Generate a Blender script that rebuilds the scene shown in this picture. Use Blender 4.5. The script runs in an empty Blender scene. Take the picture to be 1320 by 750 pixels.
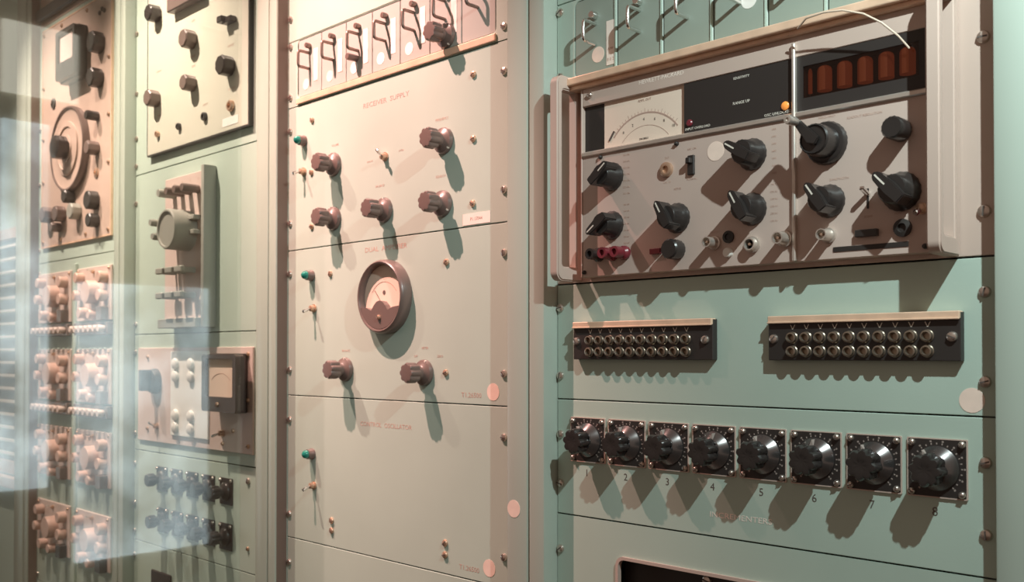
import bpy, bmesh, math, random
from mathutils import Vector, Matrix
random.seed(7)
R = math.radians
C = bpy.context.scene.collection
SC = bpy.context.scene

# ---------------------------------------------------------------- camera, world, lights, exposure
cam_d = bpy.data.cameras.new('camera')
cam_d.sensor_width = 36.0
cam_d.lens = 1259 / 1320 * 36
cam_d.shift_y = 65.4 / 1320
cam_d.clip_start = 0.02
cam_d.dof.use_dof = True
cam_d.dof.focus_distance = 1.05
cam_d.dof.aperture_fstop = 11
cam = bpy.data.objects.new('camera', cam_d)
C.objects.link(cam)
cam.location = (0.7738, -0.8560, 1.5)
cam.rotation_euler = (R(90) + 0.0131, 0, 0.7793)
SC.camera = cam

SC.view_settings.view_transform = 'Standard'
SC.view_settings.look = 'None'
SC.view_settings.exposure = 0.0
SC.view_settings.gamma = 1.0
SC.view_settings.use_curve_mapping = False
SC.cycles.use_denoising = True
SC.cycles.max_bounces = 6
SC.cycles.sample_clamp_indirect = 4

world = bpy.data.worlds.new('gallery_ambience')
world.use_nodes = True
wb = world.node_tree.nodes['Background']
wb.inputs[0].default_value = (1.0, 0.70, 0.54, 1)
wb.inputs[1].default_value = 0.24
SC.world = world


def spot(name, loc, aim, power, col, size, blend, rad=0.008):
    d = bpy.data.lights.new(name, 'SPOT')
    d.energy = power
    d.color = col
    d.spot_size = R(size)
    d.spot_blend = blend
    d.shadow_soft_size = rad
    o = bpy.data.objects.new(name, d)
    C.objects.link(o)
    o.location = loc
    o.rotation_euler = (Vector(aim) - Vector(loc)).to_track_quat('-Z', 'Y').to_euler()
    return o


spot('case_lamp_warm', (-0.58, -0.52, 2.63), (-0.37, 0, 1.80), 155, (1.0, 0.54, 0.47), 48, 1.0, 0.010)
spot('case_lamp_white', (0.785, -0.38, 2.12), (0.30, 0, 1.45), 29, (0.84, 1.0, 0.98), 110, 0.8, 0.006)
spot('case_lamp_cream', (-1.06, -0.50, 2.66), (-0.95, 0, 1.66), 165, (1.0, 0.70, 0.60), 64, 1.0, 0.010)
spot('case_lamp_far', (-1.55, -0.50, 2.66), (-1.50, 0, 1.60), 150, (1.0, 0.68, 0.60), 60, 1.0, 0.012)

# ---------------------------------------------------------------- materials
MATS = {}


def mat(name, col, rough=0.5, metal=0.0, var=0.0, scale=30.0, bump=0.0, bscale=400.0, emit=None, estr=0.0, spec=0.5, coat=0.0):
    m = bpy.data.materials.new(name)
    m.use_nodes = True
    nt = m.node_tree
    b = nt.nodes['Principled BSDF']
    b.inputs['Base Color'].default_value = (*col, 1)
    b.inputs['Roughness'].default_value = rough
    b.inputs['Metallic'].default_value = metal
    b.inputs['Specular IOR Level'].default_value = spec
    b.inputs['Coat Weight'].default_value = coat
    if var or bump:
        tc = nt.nodes.new('ShaderNodeTexCoord')
    if var:
        n = nt.nodes.new('ShaderNodeTexNoise')
        n.inputs['Scale'].default_value = scale
        n.inputs['Detail'].default_value = 4
        nt.links.new(tc.outputs['Object'], n.inputs['Vector'])
        r = nt.nodes.new('ShaderNodeValToRGB')
        r.color_ramp.elements[0].position = 0.3
        r.color_ramp.elements[1].position = 0.7
        r.color_ramp.elements[0].color = (*[max(0, c * (1 - var)) for c in col], 1)
        r.color_ramp.elements[1].color = (*[min(1, c * (1 + var)) for c in col], 1)
        nt.links.new(n.outputs['Fac'], r.inputs['Fac'])
        nt.links.new(r.outputs['Color'], b.inputs['Base Color'])
    if bump:
        n2 = nt.nodes.new('ShaderNodeTexNoise')
        n2.inputs['Scale'].default_value = bscale
        nt.links.new(tc.outputs['Object'], n2.inputs['Vector'])
        bp = nt.nodes.new('ShaderNodeBump')
        bp.inputs['Strength'].default_value = bump
        bp.inputs['Distance'].default_value = 0.001
        nt.links.new(n2.outputs['Fac'], bp.inputs['Height'])
        nt.links.new(bp.outputs['Normal'], b.inputs['Normal'])
    if emit:
        b.inputs['Emission Color'].default_value = (*emit, 1)
        b.inputs['Emission Strength'].default_value = estr
    MATS[name] = m
    return m


SAGE = mat('sage_paint', (0.455, 0.575, 0.50), 0.42, var=0.03, scale=9, bump=0.05)
POSTM = mat('post_paint', (0.40, 0.47, 0.41), 0.26, var=0.03, scale=7)
POST_SHADE = mat('post_side_shade', (0.20, 0.14, 0.115), 0.4)
CREAM = mat('cream_paint', (0.58, 0.59, 0.50), 0.40, var=0.02, scale=9)
MODUL = mat('module_paint', (0.30, 0.36, 0.31), 0.42, var=0.03, scale=12)
MODLT = mat('module_light_paint', (0.44, 0.46, 0.42), 0.40, var=0.02, scale=12)
BEIGE = mat('beige_paint', (0.55, 0.43, 0.37), 0.45, var=0.03, scale=10)
FACE = mat('face_plate_paint', (0.56, 0.44, 0.385), 0.42, var=0.03, scale=14)
BRONZE = mat('bronze_paint', (0.55, 0.43, 0.36), 0.40, var=0.07, scale=16)
PINK = mat('pink_grey_paint', (0.66, 0.54, 0.49), 0.45, var=0.03, scale=12)
COPPER = mat('copper_trim', (0.88, 0.62, 0.45), 0.38, metal=0.25, var=0.12, scale=40)
ALU = mat('brushed_aluminium', (0.72, 0.66, 0.60), 0.33, metal=0.75, var=0.05, scale=60)
CHROME = mat('chrome', (0.80, 0.78, 0.76), 0.12, metal=1.0)
STEEL = mat('screw_steel', (0.66, 0.58, 0.52), 0.28, metal=0.9)
BRASS = mat('dull_brass', (0.62, 0.42, 0.30), 0.35, metal=0.7)
BLACK = mat('black_bakelite', (0.026, 0.022, 0.021), 0.30, coat=0.2)
BROWN = mat('brown_bakelite', (0.165, 0.122, 0.108), 0.34, coat=0.2)
DARKP = mat('black_plate', (0.030, 0.024, 0.022), 0.5)
DIALM = mat('dial_metal', (0.20, 0.19, 0.19), 0.22, metal=0.85)
DKGREY = mat('dark_case', (0.045, 0.045, 0.043), 0.38)
GREYM = mat('grey_drum', (0.34, 0.35, 0.31), 0.42)
TAN = mat('tan_plastic', (0.62, 0.43, 0.36), 0.42, var=0.04, scale=30)
WHITE = mat('white_plastic', (0.86, 0.85, 0.80), 0.35)
IVORY = mat('meter_card', (0.86, 0.70, 0.58), 0.55, var=0.02)
INK = mat('ink_dark', (0.10, 0.08, 0.07), 0.6)
INKP = mat('ink_pink', (0.50, 0.34, 0.28), 0.6)
INKW = mat('ink_white', (0.75, 0.70, 0.62), 0.6)
STICK = mat('paper_sticker', (0.88, 0.70, 0.60), 0.6, var=0.05, scale=80)
LABELM = mat('paper_label', (0.88, 0.78, 0.70), 0.6, var=0.03, scale=60)
JEWEL = mat('green_jewel', (0.012, 0.22, 0.17), 0.12, coat=0.6)
RED = mat('red_plastic', (0.20, 0.028, 0.040), 0.3)
ORANGE = mat('orange_lens', (0.85, 0.30, 0.06), 0.3, emit=(1.0, 0.35, 0.08), estr=0.35)
NIXIE = mat('glowing_tube', (0.05, 0.018, 0.01), 0.7, emit=(1.0, 0.25, 0.09), estr=0.10, spec=0.1)
SLAT = mat('white_slat', (0.80, 0.78, 0.70), 0.5)
WIREM = mat('pale_wire', (0.72, 0.58, 0.46), 0.45)
WALLM = mat('gallery_wall_paint', (0.72, 0.66, 0.58), 0.8, var=0.05, scale=2)
FLOORM = mat('gallery_floor', (0.16, 0.12, 0.10), 0.5, var=0.1, scale=3)
DAY = mat('daylight_pane', (0.5, 0.6, 0.65), 0.3, emit=(0.80, 0.95, 1.0), estr=2.2)
def mottle(m, col, strength):
    nt_ = m.node_tree
    tc_ = nt_.nodes.new('ShaderNodeTexCoord')
    nn = nt_.nodes.new('ShaderNodeTexNoise')
    nn.inputs['Scale'].default_value = 2.6
    nn.inputs['Detail'].default_value = 3
    rr = nt_.nodes.new('ShaderNodeValToRGB')
    rr.color_ramp.elements[0].position = 0.38
    rr.color_ramp.elements[1].position = 0.66
    rr.color_ramp.elements[0].color = (*[c * 0.25 for c in col], 1)
    rr.color_ramp.elements[1].color = (*col, 1)
    nt_.links.new(tc_.outputs['Object'], nn.inputs['Vector'])
    nt_.links.new(nn.outputs['Fac'], rr.inputs['Fac'])
    b_ = nt_.nodes['Principled BSDF']
    nt_.links.new(rr.outputs['Color'], b_.inputs['Emission Color'])
    b_.inputs['Emission Strength'].default_value = strength


mottle(DAY, (0.80, 0.95, 1.0), 2.4)
DAYW = mat('cream_light_panel', (0.8, 0.8, 0.7), 0.3, emit=(1.0, 0.95, 0.80), estr=1.1)

GLASS = bpy.data.materials.new('case_glass')
GLASS.use_nodes = True
nt = GLASS.node_tree
for n in list(nt.nodes):
    nt.nodes.remove(n)
out = nt.nodes.new('ShaderNodeOutputMaterial')
mx = nt.nodes.new('ShaderNodeMixShader')
tr = nt.nodes.new('ShaderNodeBsdfTransparent')
tr.inputs[0].default_value = (0.97, 1.0, 0.985, 1)
gl = nt.nodes.new('ShaderNodeBsdfGlossy')
gl.inputs['Roughness'].default_value = 0.02
fr = nt.nodes.new('ShaderNodeFresnel')
fr.inputs['IOR'].default_value = 1.5
gm = nt.nodes.new('ShaderNodeNewGeometry')
mr = nt.nodes.new('ShaderNodeMapRange')
mr.inputs['To Min'].default_value = 1.5
mr.inputs['To Max'].default_value = 1 / 1.5
nt.links.new(gm.outputs['Backfacing'], mr.inputs['Value'])
nt.links.new(mr.outputs['Result'], fr.inputs['IOR'])
nt.links.new(fr.outputs[0], mx.inputs[0])
nt.links.new(tr.outputs[0], mx.inputs[1])
nt.links.new(gl.outputs[0], mx.inputs[2])
nt.links.new(mx.outputs[0], out.inputs[0])


TINT = bpy.data.materials.new('smoky_filter')
TINT.use_nodes = True
nt = TINT.node_tree
for n in list(nt.nodes):
    nt.nodes.remove(n)
out = nt.nodes.new('ShaderNodeOutputMaterial')
mx = nt.nodes.new('ShaderNodeMixShader')
mx.inputs[0].default_value = 0.04
tr = nt.nodes.new('ShaderNodeBsdfTransparent')
tr.inputs[0].default_value = (0.72, 0.58, 0.52, 1)
gl = nt.nodes.new('ShaderNodeBsdfGlossy')
gl.inputs['Roughness'].default_value = 0.15
nt.links.new(tr.outputs[0], mx.inputs[1])
nt.links.new(gl.outputs[0], mx.inputs[2])
nt.links.new(mx.outputs[0], out.inputs[0])


# ---------------------------------------------------------------- mesh helpers (depth d runs towards the viewer, y = -d)
def box(bm, x0, x1, d0, d1, z0, z1, bev=0.0, seg=1):
    vs = [bm.verts.new((x, -d, z)) for x in (x0, x1) for d in (d0, d1) for z in (z0, z1)]
    f = [(0, 1, 3, 2), (4, 6, 7, 5), (0, 4, 5, 1), (2, 3, 7, 6), (0, 2, 6, 4), (1, 5, 7, 3)]
    fs = [bm.faces.new([vs[i] for i in q]) for q in f]
    bmesh.ops.recalc_face_normals(bm, faces=fs)
    if bev:
        es = list({e for q in fs for e in q.edges})
        bmesh.ops.bevel(bm, geom=es, offset=bev, segments=seg, profile=0.5, affect='EDGES')
    return bm


def lathe(bm, prof, n=28, cx=0, cz=0, flute=None, sx=1.0):
    """prof: (radius, depth) from the panel outwards; flute(i, k) scales a radius."""
    rings = []
    for k, (r, d) in enumerate(prof):
        if r <= 1e-6:
            rings.append([bm.verts.new((cx, -d, cz))])
            continue
        ring = []
        for i in range(n):
            a = 2 * math.pi * i / n
            q = r * (flute(i, k, n) if flute else 1)
            ring.append(bm.verts.new((cx + q * math.cos(a) * sx, -d, cz + q * math.sin(a))))
        rings.append(ring)
    for a, b in zip(rings, rings[1:]):
        if len(a) == 1 and len(b) == 1:
            continue
        for i in range(n):
            j = (i + 1) % n
            if len(a) == 1:
                bm.faces.new((a[0], b[j], b[i]))
            elif len(b) == 1:
                bm.faces.new((a[i], a[j], b[0]))
            else:
                bm.faces.new((a[i], a[j], b[j], b[i]))
    bmesh.ops.recalc_face_normals(bm, faces=bm.faces[:])
    return bm


def prism(bm, pts, d0, d1):
    a = [bm.verts.new((x, -d0, z)) for x, z in pts]
    b = [bm.verts.new((x, -d1, z)) for x, z in pts]
    n = len(pts)
    fs = [bm.faces.new(a), bm.faces.new(b[::-1])]
    for i in range(n):
        j = (i + 1) % n
        fs.append(bm.faces.new((a[i], b[i], b[j], a[j])))
    bmesh.ops.recalc_face_normals(bm, faces=fs)
    return bm


def tube(bm, pts, r, n=10, flat=1.0):
    """Sweep a circle along points given as (x, d, z)."""
    P = [Vector((x, -d, z)) for x, d, z in pts]
    rings = []
    up = None
    for i, p in enumerate(P):
        t = (P[min(i + 1, len(P) - 1)] - P[max(i - 1, 0)]).normalized()
        if up is None:
            up = Vector((1, 0, 0)) if abs(t.x) < 0.8 else Vector((0, 0, 1))
        u = (up - t * up.dot(t)).normalized()
        v = t.cross(u)
        up = u
        rings.append([bm.verts.new(p + (u * math.cos(2 * math.pi * k / n) * flat + v * math.sin(2 * math.pi * k / n)) * r) for k in range(n)])
    for a, b in zip(rings, rings[1:]):
        for i in range(n):
            j = (i + 1) % n
            bm.faces.new((a[i], a[j], b[j], b[i]))
    bm.faces.new(rings[0][::-1])
    bm.faces.new(rings[-1])
    bmesh.ops.recalc_face_normals(bm, faces=bm.faces[:])
    return bm


def B():
    return bmesh.new()


def mesh(bm, name, m, smooth=False):
    me = bpy.data.meshes.new(name)
    bm.to_mesh(me)
    bm.free()
    me.materials.append(m)
    if smooth:
        for p in me.polygons:
            p.use_smooth = True
        me.set_sharp_from_angle(angle=R(38))
    return me


def put(name, me, parent=None, loc=(0, 0, 0), rot=None):
    o = bpy.data.objects.new(name, me)
    C.objects.link(o)
    o.location = (loc[0], -loc[1], loc[2])
    if rot is not None:
        o.rotation_euler = rot
    if parent is not None:
        o.parent = parent
    return o


def part(name, bm, m, parent, loc=(0, 0, 0), smooth=False, rot=None, label=None):
    o = put(name, mesh(bm, name, m, smooth), parent, loc, rot)
    if label:
        o['label'] = label
    return o


def thing(name, label, cat, loc, group=None):
    o = bpy.data.objects.new(name, None)
    C.objects.link(o)
    o.empty_display_size = 0.05
    o.location = (loc[0], -loc[1], loc[2])
    o['label'] = label
    o['category'] = cat
    if group:
        o['group'] = group
    return o


def struct(name, bm, m):
    o = part(name, bm, m, None)
    o['kind'] = 'structure'
    return o


TXT = {}


def lettering(parent, s, x, z, size, m=None, d=0.0, align='CENTER', name='lettering', wide=1.0):
    key = (s, size, align, wide)
    if key not in TXT:
        cu = bpy.data.curves.new('lettering', 'FONT')
        cu.body = s
        cu.size = size
        cu.align_x = align
        cu.align_y = 'CENTER'
        cu.extrude = 0.00008
        cu.resolution_u = 2
        o = bpy.data.objects.new('lettering_source', cu)
        C.objects.link(o)
        dg = bpy.context.evaluated_depsgraph_get()
        me = bpy.data.meshes.new_from_object(o.evaluated_get(dg))
        bpy.data.objects.remove(o)
        me.transform(Matrix.Diagonal((wide, 1, 1, 1)))
        me.transform(Matrix.Rotation(R(90), 4, 'X'))
        TXT[key] = me
    me = TXT[key]
    if (m or INK) not in list(me.materials):
        me = me.copy()
        me.materials.clear()
        me.materials.append(m or INK)
    return put(name, me, parent, (x, d + 0.0001, z))


# ---------------------------------------------------------------- shared part meshes
def lobes(count, depth):
    return lambda i, k, n: 1 - depth * (0.5 + 0.5 * math.cos(2 * math.pi * count * i / n)) ** 2


LIB = {}


def lib(key, fn):
    if key not in LIB:
        LIB[key] = fn()
    return LIB[key]


def m_screw(r=0.0048, m=STEEL):
    bm = B()
    lathe(bm, [(r, 0), (r, 0.0012), (r * 0.86, 0.0026), (r * 0.5, 0.0034), (0, 0.0036)], 16)
    bm2 = mesh(bm, 'screw', m, True)
    bm2.materials.append(INK)
    bm = B()
    bm.from_mesh(bm2)
    n0 = len(bm.faces)
    box(bm, -r * 0.13, r * 0.13, 0.0022, 0.00375, -r * 0.72, r * 0.72)
    bm.faces.ensure_lookup_table()
    for f in bm.faces[n0:]:
        f.material_index = 1
    bm.to_mesh(bm2)
    bm.free()
    return bm2


def screw(parent, x, z, d=0.0, r=0.0048, m=STEEL, a=None, name='screw'):
    me = lib(('screw', r, m.name), lambda: m_screw(r, m))
    return put(name, me, parent, (x, d, z), (0, random.uniform(0, 3.1) if a is None else a, 0))


def fluted_knob(parent, x, z, d=0.0, m=BROWN, s=1.0, a=0.0, name='control_knob', long=1.0, line=True, skirt=True):
    """Skirted knob with a lobed cap and an engraved pointer line."""
    k = (m.name, s, long)
    if skirt:
        sk = lib(('kskirt',) + k, lambda: mesh(lathe(B(), [(0.0178 * s, 0.0004), (0.0178 * s, 0.003), (0.0165 * s, 0.0058 * s), (0.0108 * s, 0.0085 * s), (0.0092 * s, 0.0100 * s), (0.0092 * s, 0.0190 * s)], 32), 'knob_skirt', m, True))
        o = put(name, sk, parent, (x, d, z), (0, a, 0))
        host, off, ang = o, 0.0, 0.0
    cap = lib(('kcap',) + k, lambda: mesh(lathe(B(), [(0.0092 * s, 0.0150 * s), (0.0132 * s, 0.0172 * s), (0.0138 * s, 0.0190 * s), (0.0138 * s, 0.0310 * s * long), (0.0124 * s, 0.0335 * s * long), (0.0075 * s, 0.0340 * s * long), (0, 0.0336 * s * long)], 48, flute=lobes(8, 0.16)), 'knob_cap', m, True))
    if skirt:
        put('knob_cap', cap, o)
    else:
        o = put(name, cap, parent, (x, d - 0.008 * s, z), (0, a, 0))
    if line:
        pl = lib(('kline',) + k, lambda: mesh(box(B(), -0.0009 * s, 0.0009 * s, 0.003, 0.0064 * s, 0.0105 * s, 0.0176 * s), 'pointer_line', INKW))
        put('pointer_line', pl, o)
    return o


def bar_knob(parent, x, z, d, a=0.0, s=1.0, m=BLACK, nub=True):
    """Round skirt carrying a wedge-shaped finger bar."""
    sk = lib(('bskirt', s, m.name), lambda: mesh(lathe(B(), [(0.0158 * s, 0.0004), (0.0160 * s, 0.002), (0.0150 * s, 0.0045), (0.0128 * s, 0.0080), (0.0118 * s, 0.0205), (0.0108 * s, 0.0218), (0, 0.0220)], 36, flute=lobes(18, 0.03)), 'knob_skirt', m, True))

    def bar():
        bm = B()
        prism(bm, [(-0.0045 * s, -0.0135 * s), (0.0045 * s, -0.0135 * s), (0.0055 * s, 0), (0.0040 * s, 0.0150 * s), (0, 0.0185 * s), (-0.0040 * s, 0.0150 * s), (-0.0055 * s, 0)], 0.0085, 0.0290)
        bmesh.ops.bevel(bm, geom=bm.edges[:], offset=0.0009, segments=2, affect='EDGES')
        return mesh(bm, 'finger_bar', m, True)
    o = put('selector_knob', sk, parent, (x, d, z), (0, a, 0))
    put('finger_bar', lib(('bbar', s, m.name), bar), o)
    if nub:
        put('pointer_line', lib(('bnub', s), lambda: mesh(box(B(), -0.0007, 0.0007, 0.0285, 0.0293, 0.004 * s, 0.0155 * s), 'pointer_line', INKW)), o)
    return o


def cyl_knob(parent, x, z, d=0.0, r=0.0095, l=0.018, m=BLACK, name='control_knob', flare=0.0, sides=None):
    me = lib(('cyl', r, l, m.name, flare, sides), lambda: mesh(lathe(B(), [(r * 0.96, 0.0003), (r, 0.0015), (r, l * 0.35), (r * (1 + flare), l * 0.9), (r * 0.86, l), (0, l * 0.985)], 32, flute=lobes(sides or 16, 0.10 if sides else 0.04)), name, m, True))
    return put(name, me, parent, (x, d, z))


def toggle(parent, x, z, d=0.0, tilt=0.5, s=1.0, m=BRASS, yaw=0.0):
    base = lib(('tog', s, m.name), lambda: mesh(lathe(B(), [(0.0066 * s, 0.0002), (0.0066 * s, 0.002), (0.0050 * s, 0.0022), (0.0046 * s, 0.0078 * s), (0.0030 * s, 0.0086 * s), (0, 0.0087 * s)], 12), 'toggle_switch', m, True))
    o = put('toggle_switch', base, parent, (x, d, z))
    lev = lib(('togl', s), lambda: mesh(lathe(B(), [(0.0015 * s, 0), (0.0018 * s, 0.004 * s), (0.0027 * s, 0.0125 * s), (0.0024 * s, 0.0142 * s), (0, 0.0148 * s)], 12), 'lever', CHROME, True))
    put('lever', lev, o, (0, 0.0072 * s, 0), (-tilt, yaw, 0))
    return o


def jewel(parent, x, z, d=0.0, s=1.0):
    o = put('pilot_lamp', lib(('jb', s), lambda: mesh(lathe(B(), [(0.0088 * s, 0.0002), (0.0088 * s, 0.003), (0.0078 * s, 0.0045), (0.0075 * s, 0.0100), (0.006 * s, 0.0105)], 20), 'pilot_lamp', BROWN, True)), parent, (x, d, z))
    put('lens', lib(('jl', s), lambda: mesh(lathe(B(), [(0.0066 * s, 0.0095), (0.0066 * s, 0.0120), (0.0052 * s, 0.0160), (0.0025 * s, 0.0180), (0, 0.0184)], 16), 'lens', JEWEL, True)), o)
    return o


def sticker(parent, x, z, d=0.0, r=0.0105, name='round_sticker'):
    return put(name, lib(('st', r), lambda: mesh(lathe(B(), [(r, 0), (r, 0.0003), (0, 0.0003)], 32), 'round_sticker', STICK)), parent, (x, d, z))


def arc_pts(cx, cz, r, a0, a1, n):
    return [(cx + r * math.cos(R(a0 + (a1 - a0) * i / n)), cz + r * math.sin(R(a0 + (a1 - a0) * i / n))) for i in range(n + 1)]


def ring_arc(bm, cx, cz, r0, r1, a0, a1, d0, d1, n=24):
    prism(bm, arc_pts(cx, cz, r1, a0, a1, n) + arc_pts(cx, cz, r0, a1, a0, n), d0, d1)


def rrect(x0, x1, z0, z1, r, n=6):
    p = []
    for cx, cz, a in ((x1 - r, z1 - r, 0), (x0 + r, z1 - r, 90), (x0 + r, z0 + r, 180), (x1 - r, z0 + r, 270)):
        p += arc_pts(cx, cz, r, a, a + 90, n)
    return p


def frame_bm(bm, outer, inner, d0, d1):
    """A frame between two outlines with equal point counts."""
    n = len(outer)
    v = [[bm.verts.new((x, -d, z)) for x, z in o] for o, d in ((outer, d0), (outer, d1), (inner, d1), (inner, d0))]
    fs = []
    for k in range(4):
        a, b = v[k], v[(k + 1) % 4]
        for i in range(n):
            j = (i + 1) % n
            fs.append(bm.faces.new((a[i], a[j], b[j], b[i])))
    bmesh.ops.recalc_face_normals(bm, faces=fs)
    return bm


# ---------------------------------------------------------------- the setting
bm = B(); box(bm, -5.2, 3.2, -0.95, 6.0, -0.10, 0.0); struct('floor', bm, FLOORM)
bm = B(); box(bm, -5.2, 3.2, -0.95, -0.85, 0.0, 3.6); struct('wall_back', bm, WALLM)
bm = B(); box(bm, -5.2, -5.0, -0.85, 6.0, 0.0, 3.6); struct('wall_left', bm, WALLM)
# windows and an added light panel of the far wall, seen only mirrored in the case glass
bm = B(); box(bm, -5.0, -4.97, 1.56, 2.38, 0.30, 1.92, 0.004); struct('window_1', bm, DAY)
bm = B(); box(bm, -5.0, -4.97, 1.15, 1.40, 0.75, 2.80, 0.004); struct('window_2', bm, DAY)
bm = B(); box(bm, -5.0, -4.97, 1.15, 1.56, 2.95, 3.35, 0.004); struct('wall_light_panel', bm, DAYW)  # unseen lit panel, added for its cream reflection in the glass

# ---------------------------------------------------------------- rack cabinets
PD = 0.023


def rack(x0, x1, pl, pr, label, top=2.45, rail=True, strip=False):
    """x0/x1: inner edges of the posts, pl/pr: post widths."""
    t = thing('equipment_rack', label, 'equipment rack', ((x0 + x1) / 2, 0, 0), 'tall equipment racks standing side by side')
    c = (x0 + x1) / 2
    bm = B()
    box(bm, x0 - pl - c, x0 - c, -0.02, PD, 0.0, top, 0.0025, 2)
    part('front_post', bm, POSTM, t, smooth=True)
    bm = B()
    box(bm, x1 - c, x1 + pr - c, -0.02, PD, 0.0, top, 0.0025, 2)
    part('front_post', bm, POSTM, t, smooth=True)
    bm = B()
    box(bm, x0 - pl + 0.002 - c, x0 - pl + 0.006 - c, -0.60, -0.02, 0.0, top)
    part('side_panel', bm, POSTM, t)
    bm = B()
    box(bm, x1 + pr - 0.006 - c, x1 + pr - 0.002 - c, -0.60, -0.02, 0.0, top)
    part('side_panel', bm, POSTM, t)
    bm = B()
    box(bm, x0 - pl + 0.006 - c, x1 + pr - 0.006 - c, -0.60, -0.59, 0.0, top)
    part('back_panel', bm, POSTM, t)
    bm = B()
    box(bm, x0 - c, x1 - c, -0.59, -0.02, 0.0, 0.10)
    part('plinth', bm, DKGREY, t)
    bm = B()
    box(bm, x0 - c, x1 - c, -0.59, -0.02, top - 0.02, top)
    part('top_panel', bm, POSTM, t)
    bm = B()
    for xa in () if not rail else (x0 - c + 0.0005, x1 - c - 0.0165):
        box(bm, xa, xa + 0.016, -0.018, -0.004, 0.10, top - 0.02)
    if rail:
        part('mounting_rail', bm, DKGREY, t)
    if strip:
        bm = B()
        box(bm, x0 - 0.0008 - c, x0 + 0.0001 - c, 0.0016, PD - 0.003, 0.10, top - 0.02)  # thin strip added to paint the shade on the post's inner side
        part('edge_strip', bm, POST_SHADE, t, label='shade on the inner side of the post, painted dark brown')
    return t


XR4 = (0.003, 0.497)
XR3 = (-0.5735, -0.0585)
XR2 = (-1.128, -0.633)
XR1 = (-1.645, -1.176)
rack(*XR4, 0.0245, 0.026, 'pale green rack holding the meter instrument and eight numbered dials')
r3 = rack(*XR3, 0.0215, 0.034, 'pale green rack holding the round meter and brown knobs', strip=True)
sticker(r3, -0.046 - (XR3[0] + XR3[1]) / 2, 1.316, PD, 0.0105)
rack(*XR2, 0.0225, 0.036, 'pale green rack holding the white-buttoned square meter panel')
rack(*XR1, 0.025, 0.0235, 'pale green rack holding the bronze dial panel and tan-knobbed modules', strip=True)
rack(-2.24, -1.735, 0.025, 0.062, 'pale green rack with a slatted vent panel', rail=False)


def panel(name, label, cat, xr, z0, z1, m, group=None, screws_l=(), screws_r=(), sl=None, sr=None, th=0.003, gap=0.0004, sm=STEEL, holes=None):
    """A rack-mounted panel; its Empty sits at the bottom centre of its front face. Returns (empty, centre x, z0)."""
    cx = (xr[0] + xr[1]) / 2
    t = thing(name, label, cat, (cx, 0, z0), group)
    bm = B()
    if holes:
        hx0, hx1, hz0, hz1 = holes
        outer = rrect(xr[0] - cx + 0.0006, xr[1] - cx - 0.0006, gap, z1 - z0 - gap, 0.0005)
        inner = rrect(hx0 - cx, hx1 - cx, hz0 - z0, hz1 - z0, 0.008)
        frame_bm(bm, outer, inner, -th, 0)
    else:
        box(bm, xr[0] - cx + 0.0006, xr[1] - cx - 0.0006, -th, 0.0, gap, z1 - z0 - gap, 0.0005)
    part('panel_plate', bm, m, t)
    for z in screws_l:
        screw(t, (sl if sl is not None else xr[0] + 0.0035) - cx, z - z0, 0, 0.0050, sm, name='mounting_screw')
    for z in screws_r:
        screw(t, (sr if sr is not None else xr[1] - 0.014) - cx, z - z0, 0, 0.0050, sm, name='mounting_screw')
    return t, cx, z0


# ================================================================ RACK 4 : numbered dials, jack strips, meter instrument
X4 = (0.0032, 0.4945)
L4, R4 = 0.0085, 0.4825

# --- card cage strip and plug-in modules on top
t, cx, cz = panel('blank_panel', 'narrow green frame around the plug-in modules over the meter instrument', 'rack panel', X4, 1.8175, 1.9120, SAGE,
                  screws_l=(1.903, 1.8265), sl=L4, holes=(0.0304, 0.4693, 1.8195, 1.9095))


def wire_handle(parent, x, z0, z1, depth=0.0215, r=0.0021, m=CHROME, drop=0.0):
    c = 0.004
    pts = [(x, 0, z1)]
    for i in range(5):
        a = math.pi / 2 * i / 4
        pts.append((x, depth - c + c * math.sin(a), z1 - c + c * math.cos(a) - drop))
    for i in range(5):
        a = math.pi / 2 * i / 4
        pts.append((x, depth - c + c * math.cos(a), z0 + c - c * math.sin(a) - drop))
    pts.append((x, 0, z0))
    return part('handle', tube(B(), pts, r, 10), m, parent, smooth=True)


MZ = 1.8200
mod4 = ['with round sticker and a narrow label strip', 'second', 'third', 'fourth', 'fifth', 'sixth', 'seventh']
for i in range(7):
    x0 = 0.0310 + 0.0627 * i
    lab = ('green-grey plug-in module with sticker and label strip above the meter instrument' if i == 0 else
           'green-grey plug-in module above the meter instrument, %s from the sticker-and-label end' % mod4[i])
    t = thing('plug_in_module', lab, 'plug-in module', (x0 + 0.031, 0, MZ), 'plug-in modules above the meter instrument')
    bm = B(); box(bm, -0.0307, 0.0307, -0.0035, -0.0005, 0, 0.0890, 0.0006)
    part('front_plate', bm, MODUL, t)
    bm = B(); box(bm, 0.0282, 0.0300, -0.0005, 0.0010, 0.0004, 0.0886)
    part('edge_strip', bm, SAGE, t)
    wire_handle(t, 0.0, 0.0335, 0.0570)
    cyl_knob(t, 0.0, 0.0660, -0.0005, 0.0042, 0.009, CHROME, 'thumb_screw')
    if i == 0:
        sticker(t, 0.0035, 0.0213, -0.0005, 0.0090)
        bm = B(); box(bm, 0.0160, 0.0275, -0.0004, 0.0002, 0.006, 0.056)
        part('label_strip', bm, LABELM, t)
        lettering(t, '8 0 2', 0.0220, 0.012, 0.0050, INKP, 0.0002)
        lettering(t, 'AMP', 0.0220, 0.024, 0.0042, INKP, 0.0002)
    if i == 3:
        part('round_sticker', lathe(B(), [(0.0088, 0), (0.0088, 0.0003), (0, 0.0003)], 28), WHITE, t, (0.010, -0.0005, 0.034))

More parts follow.
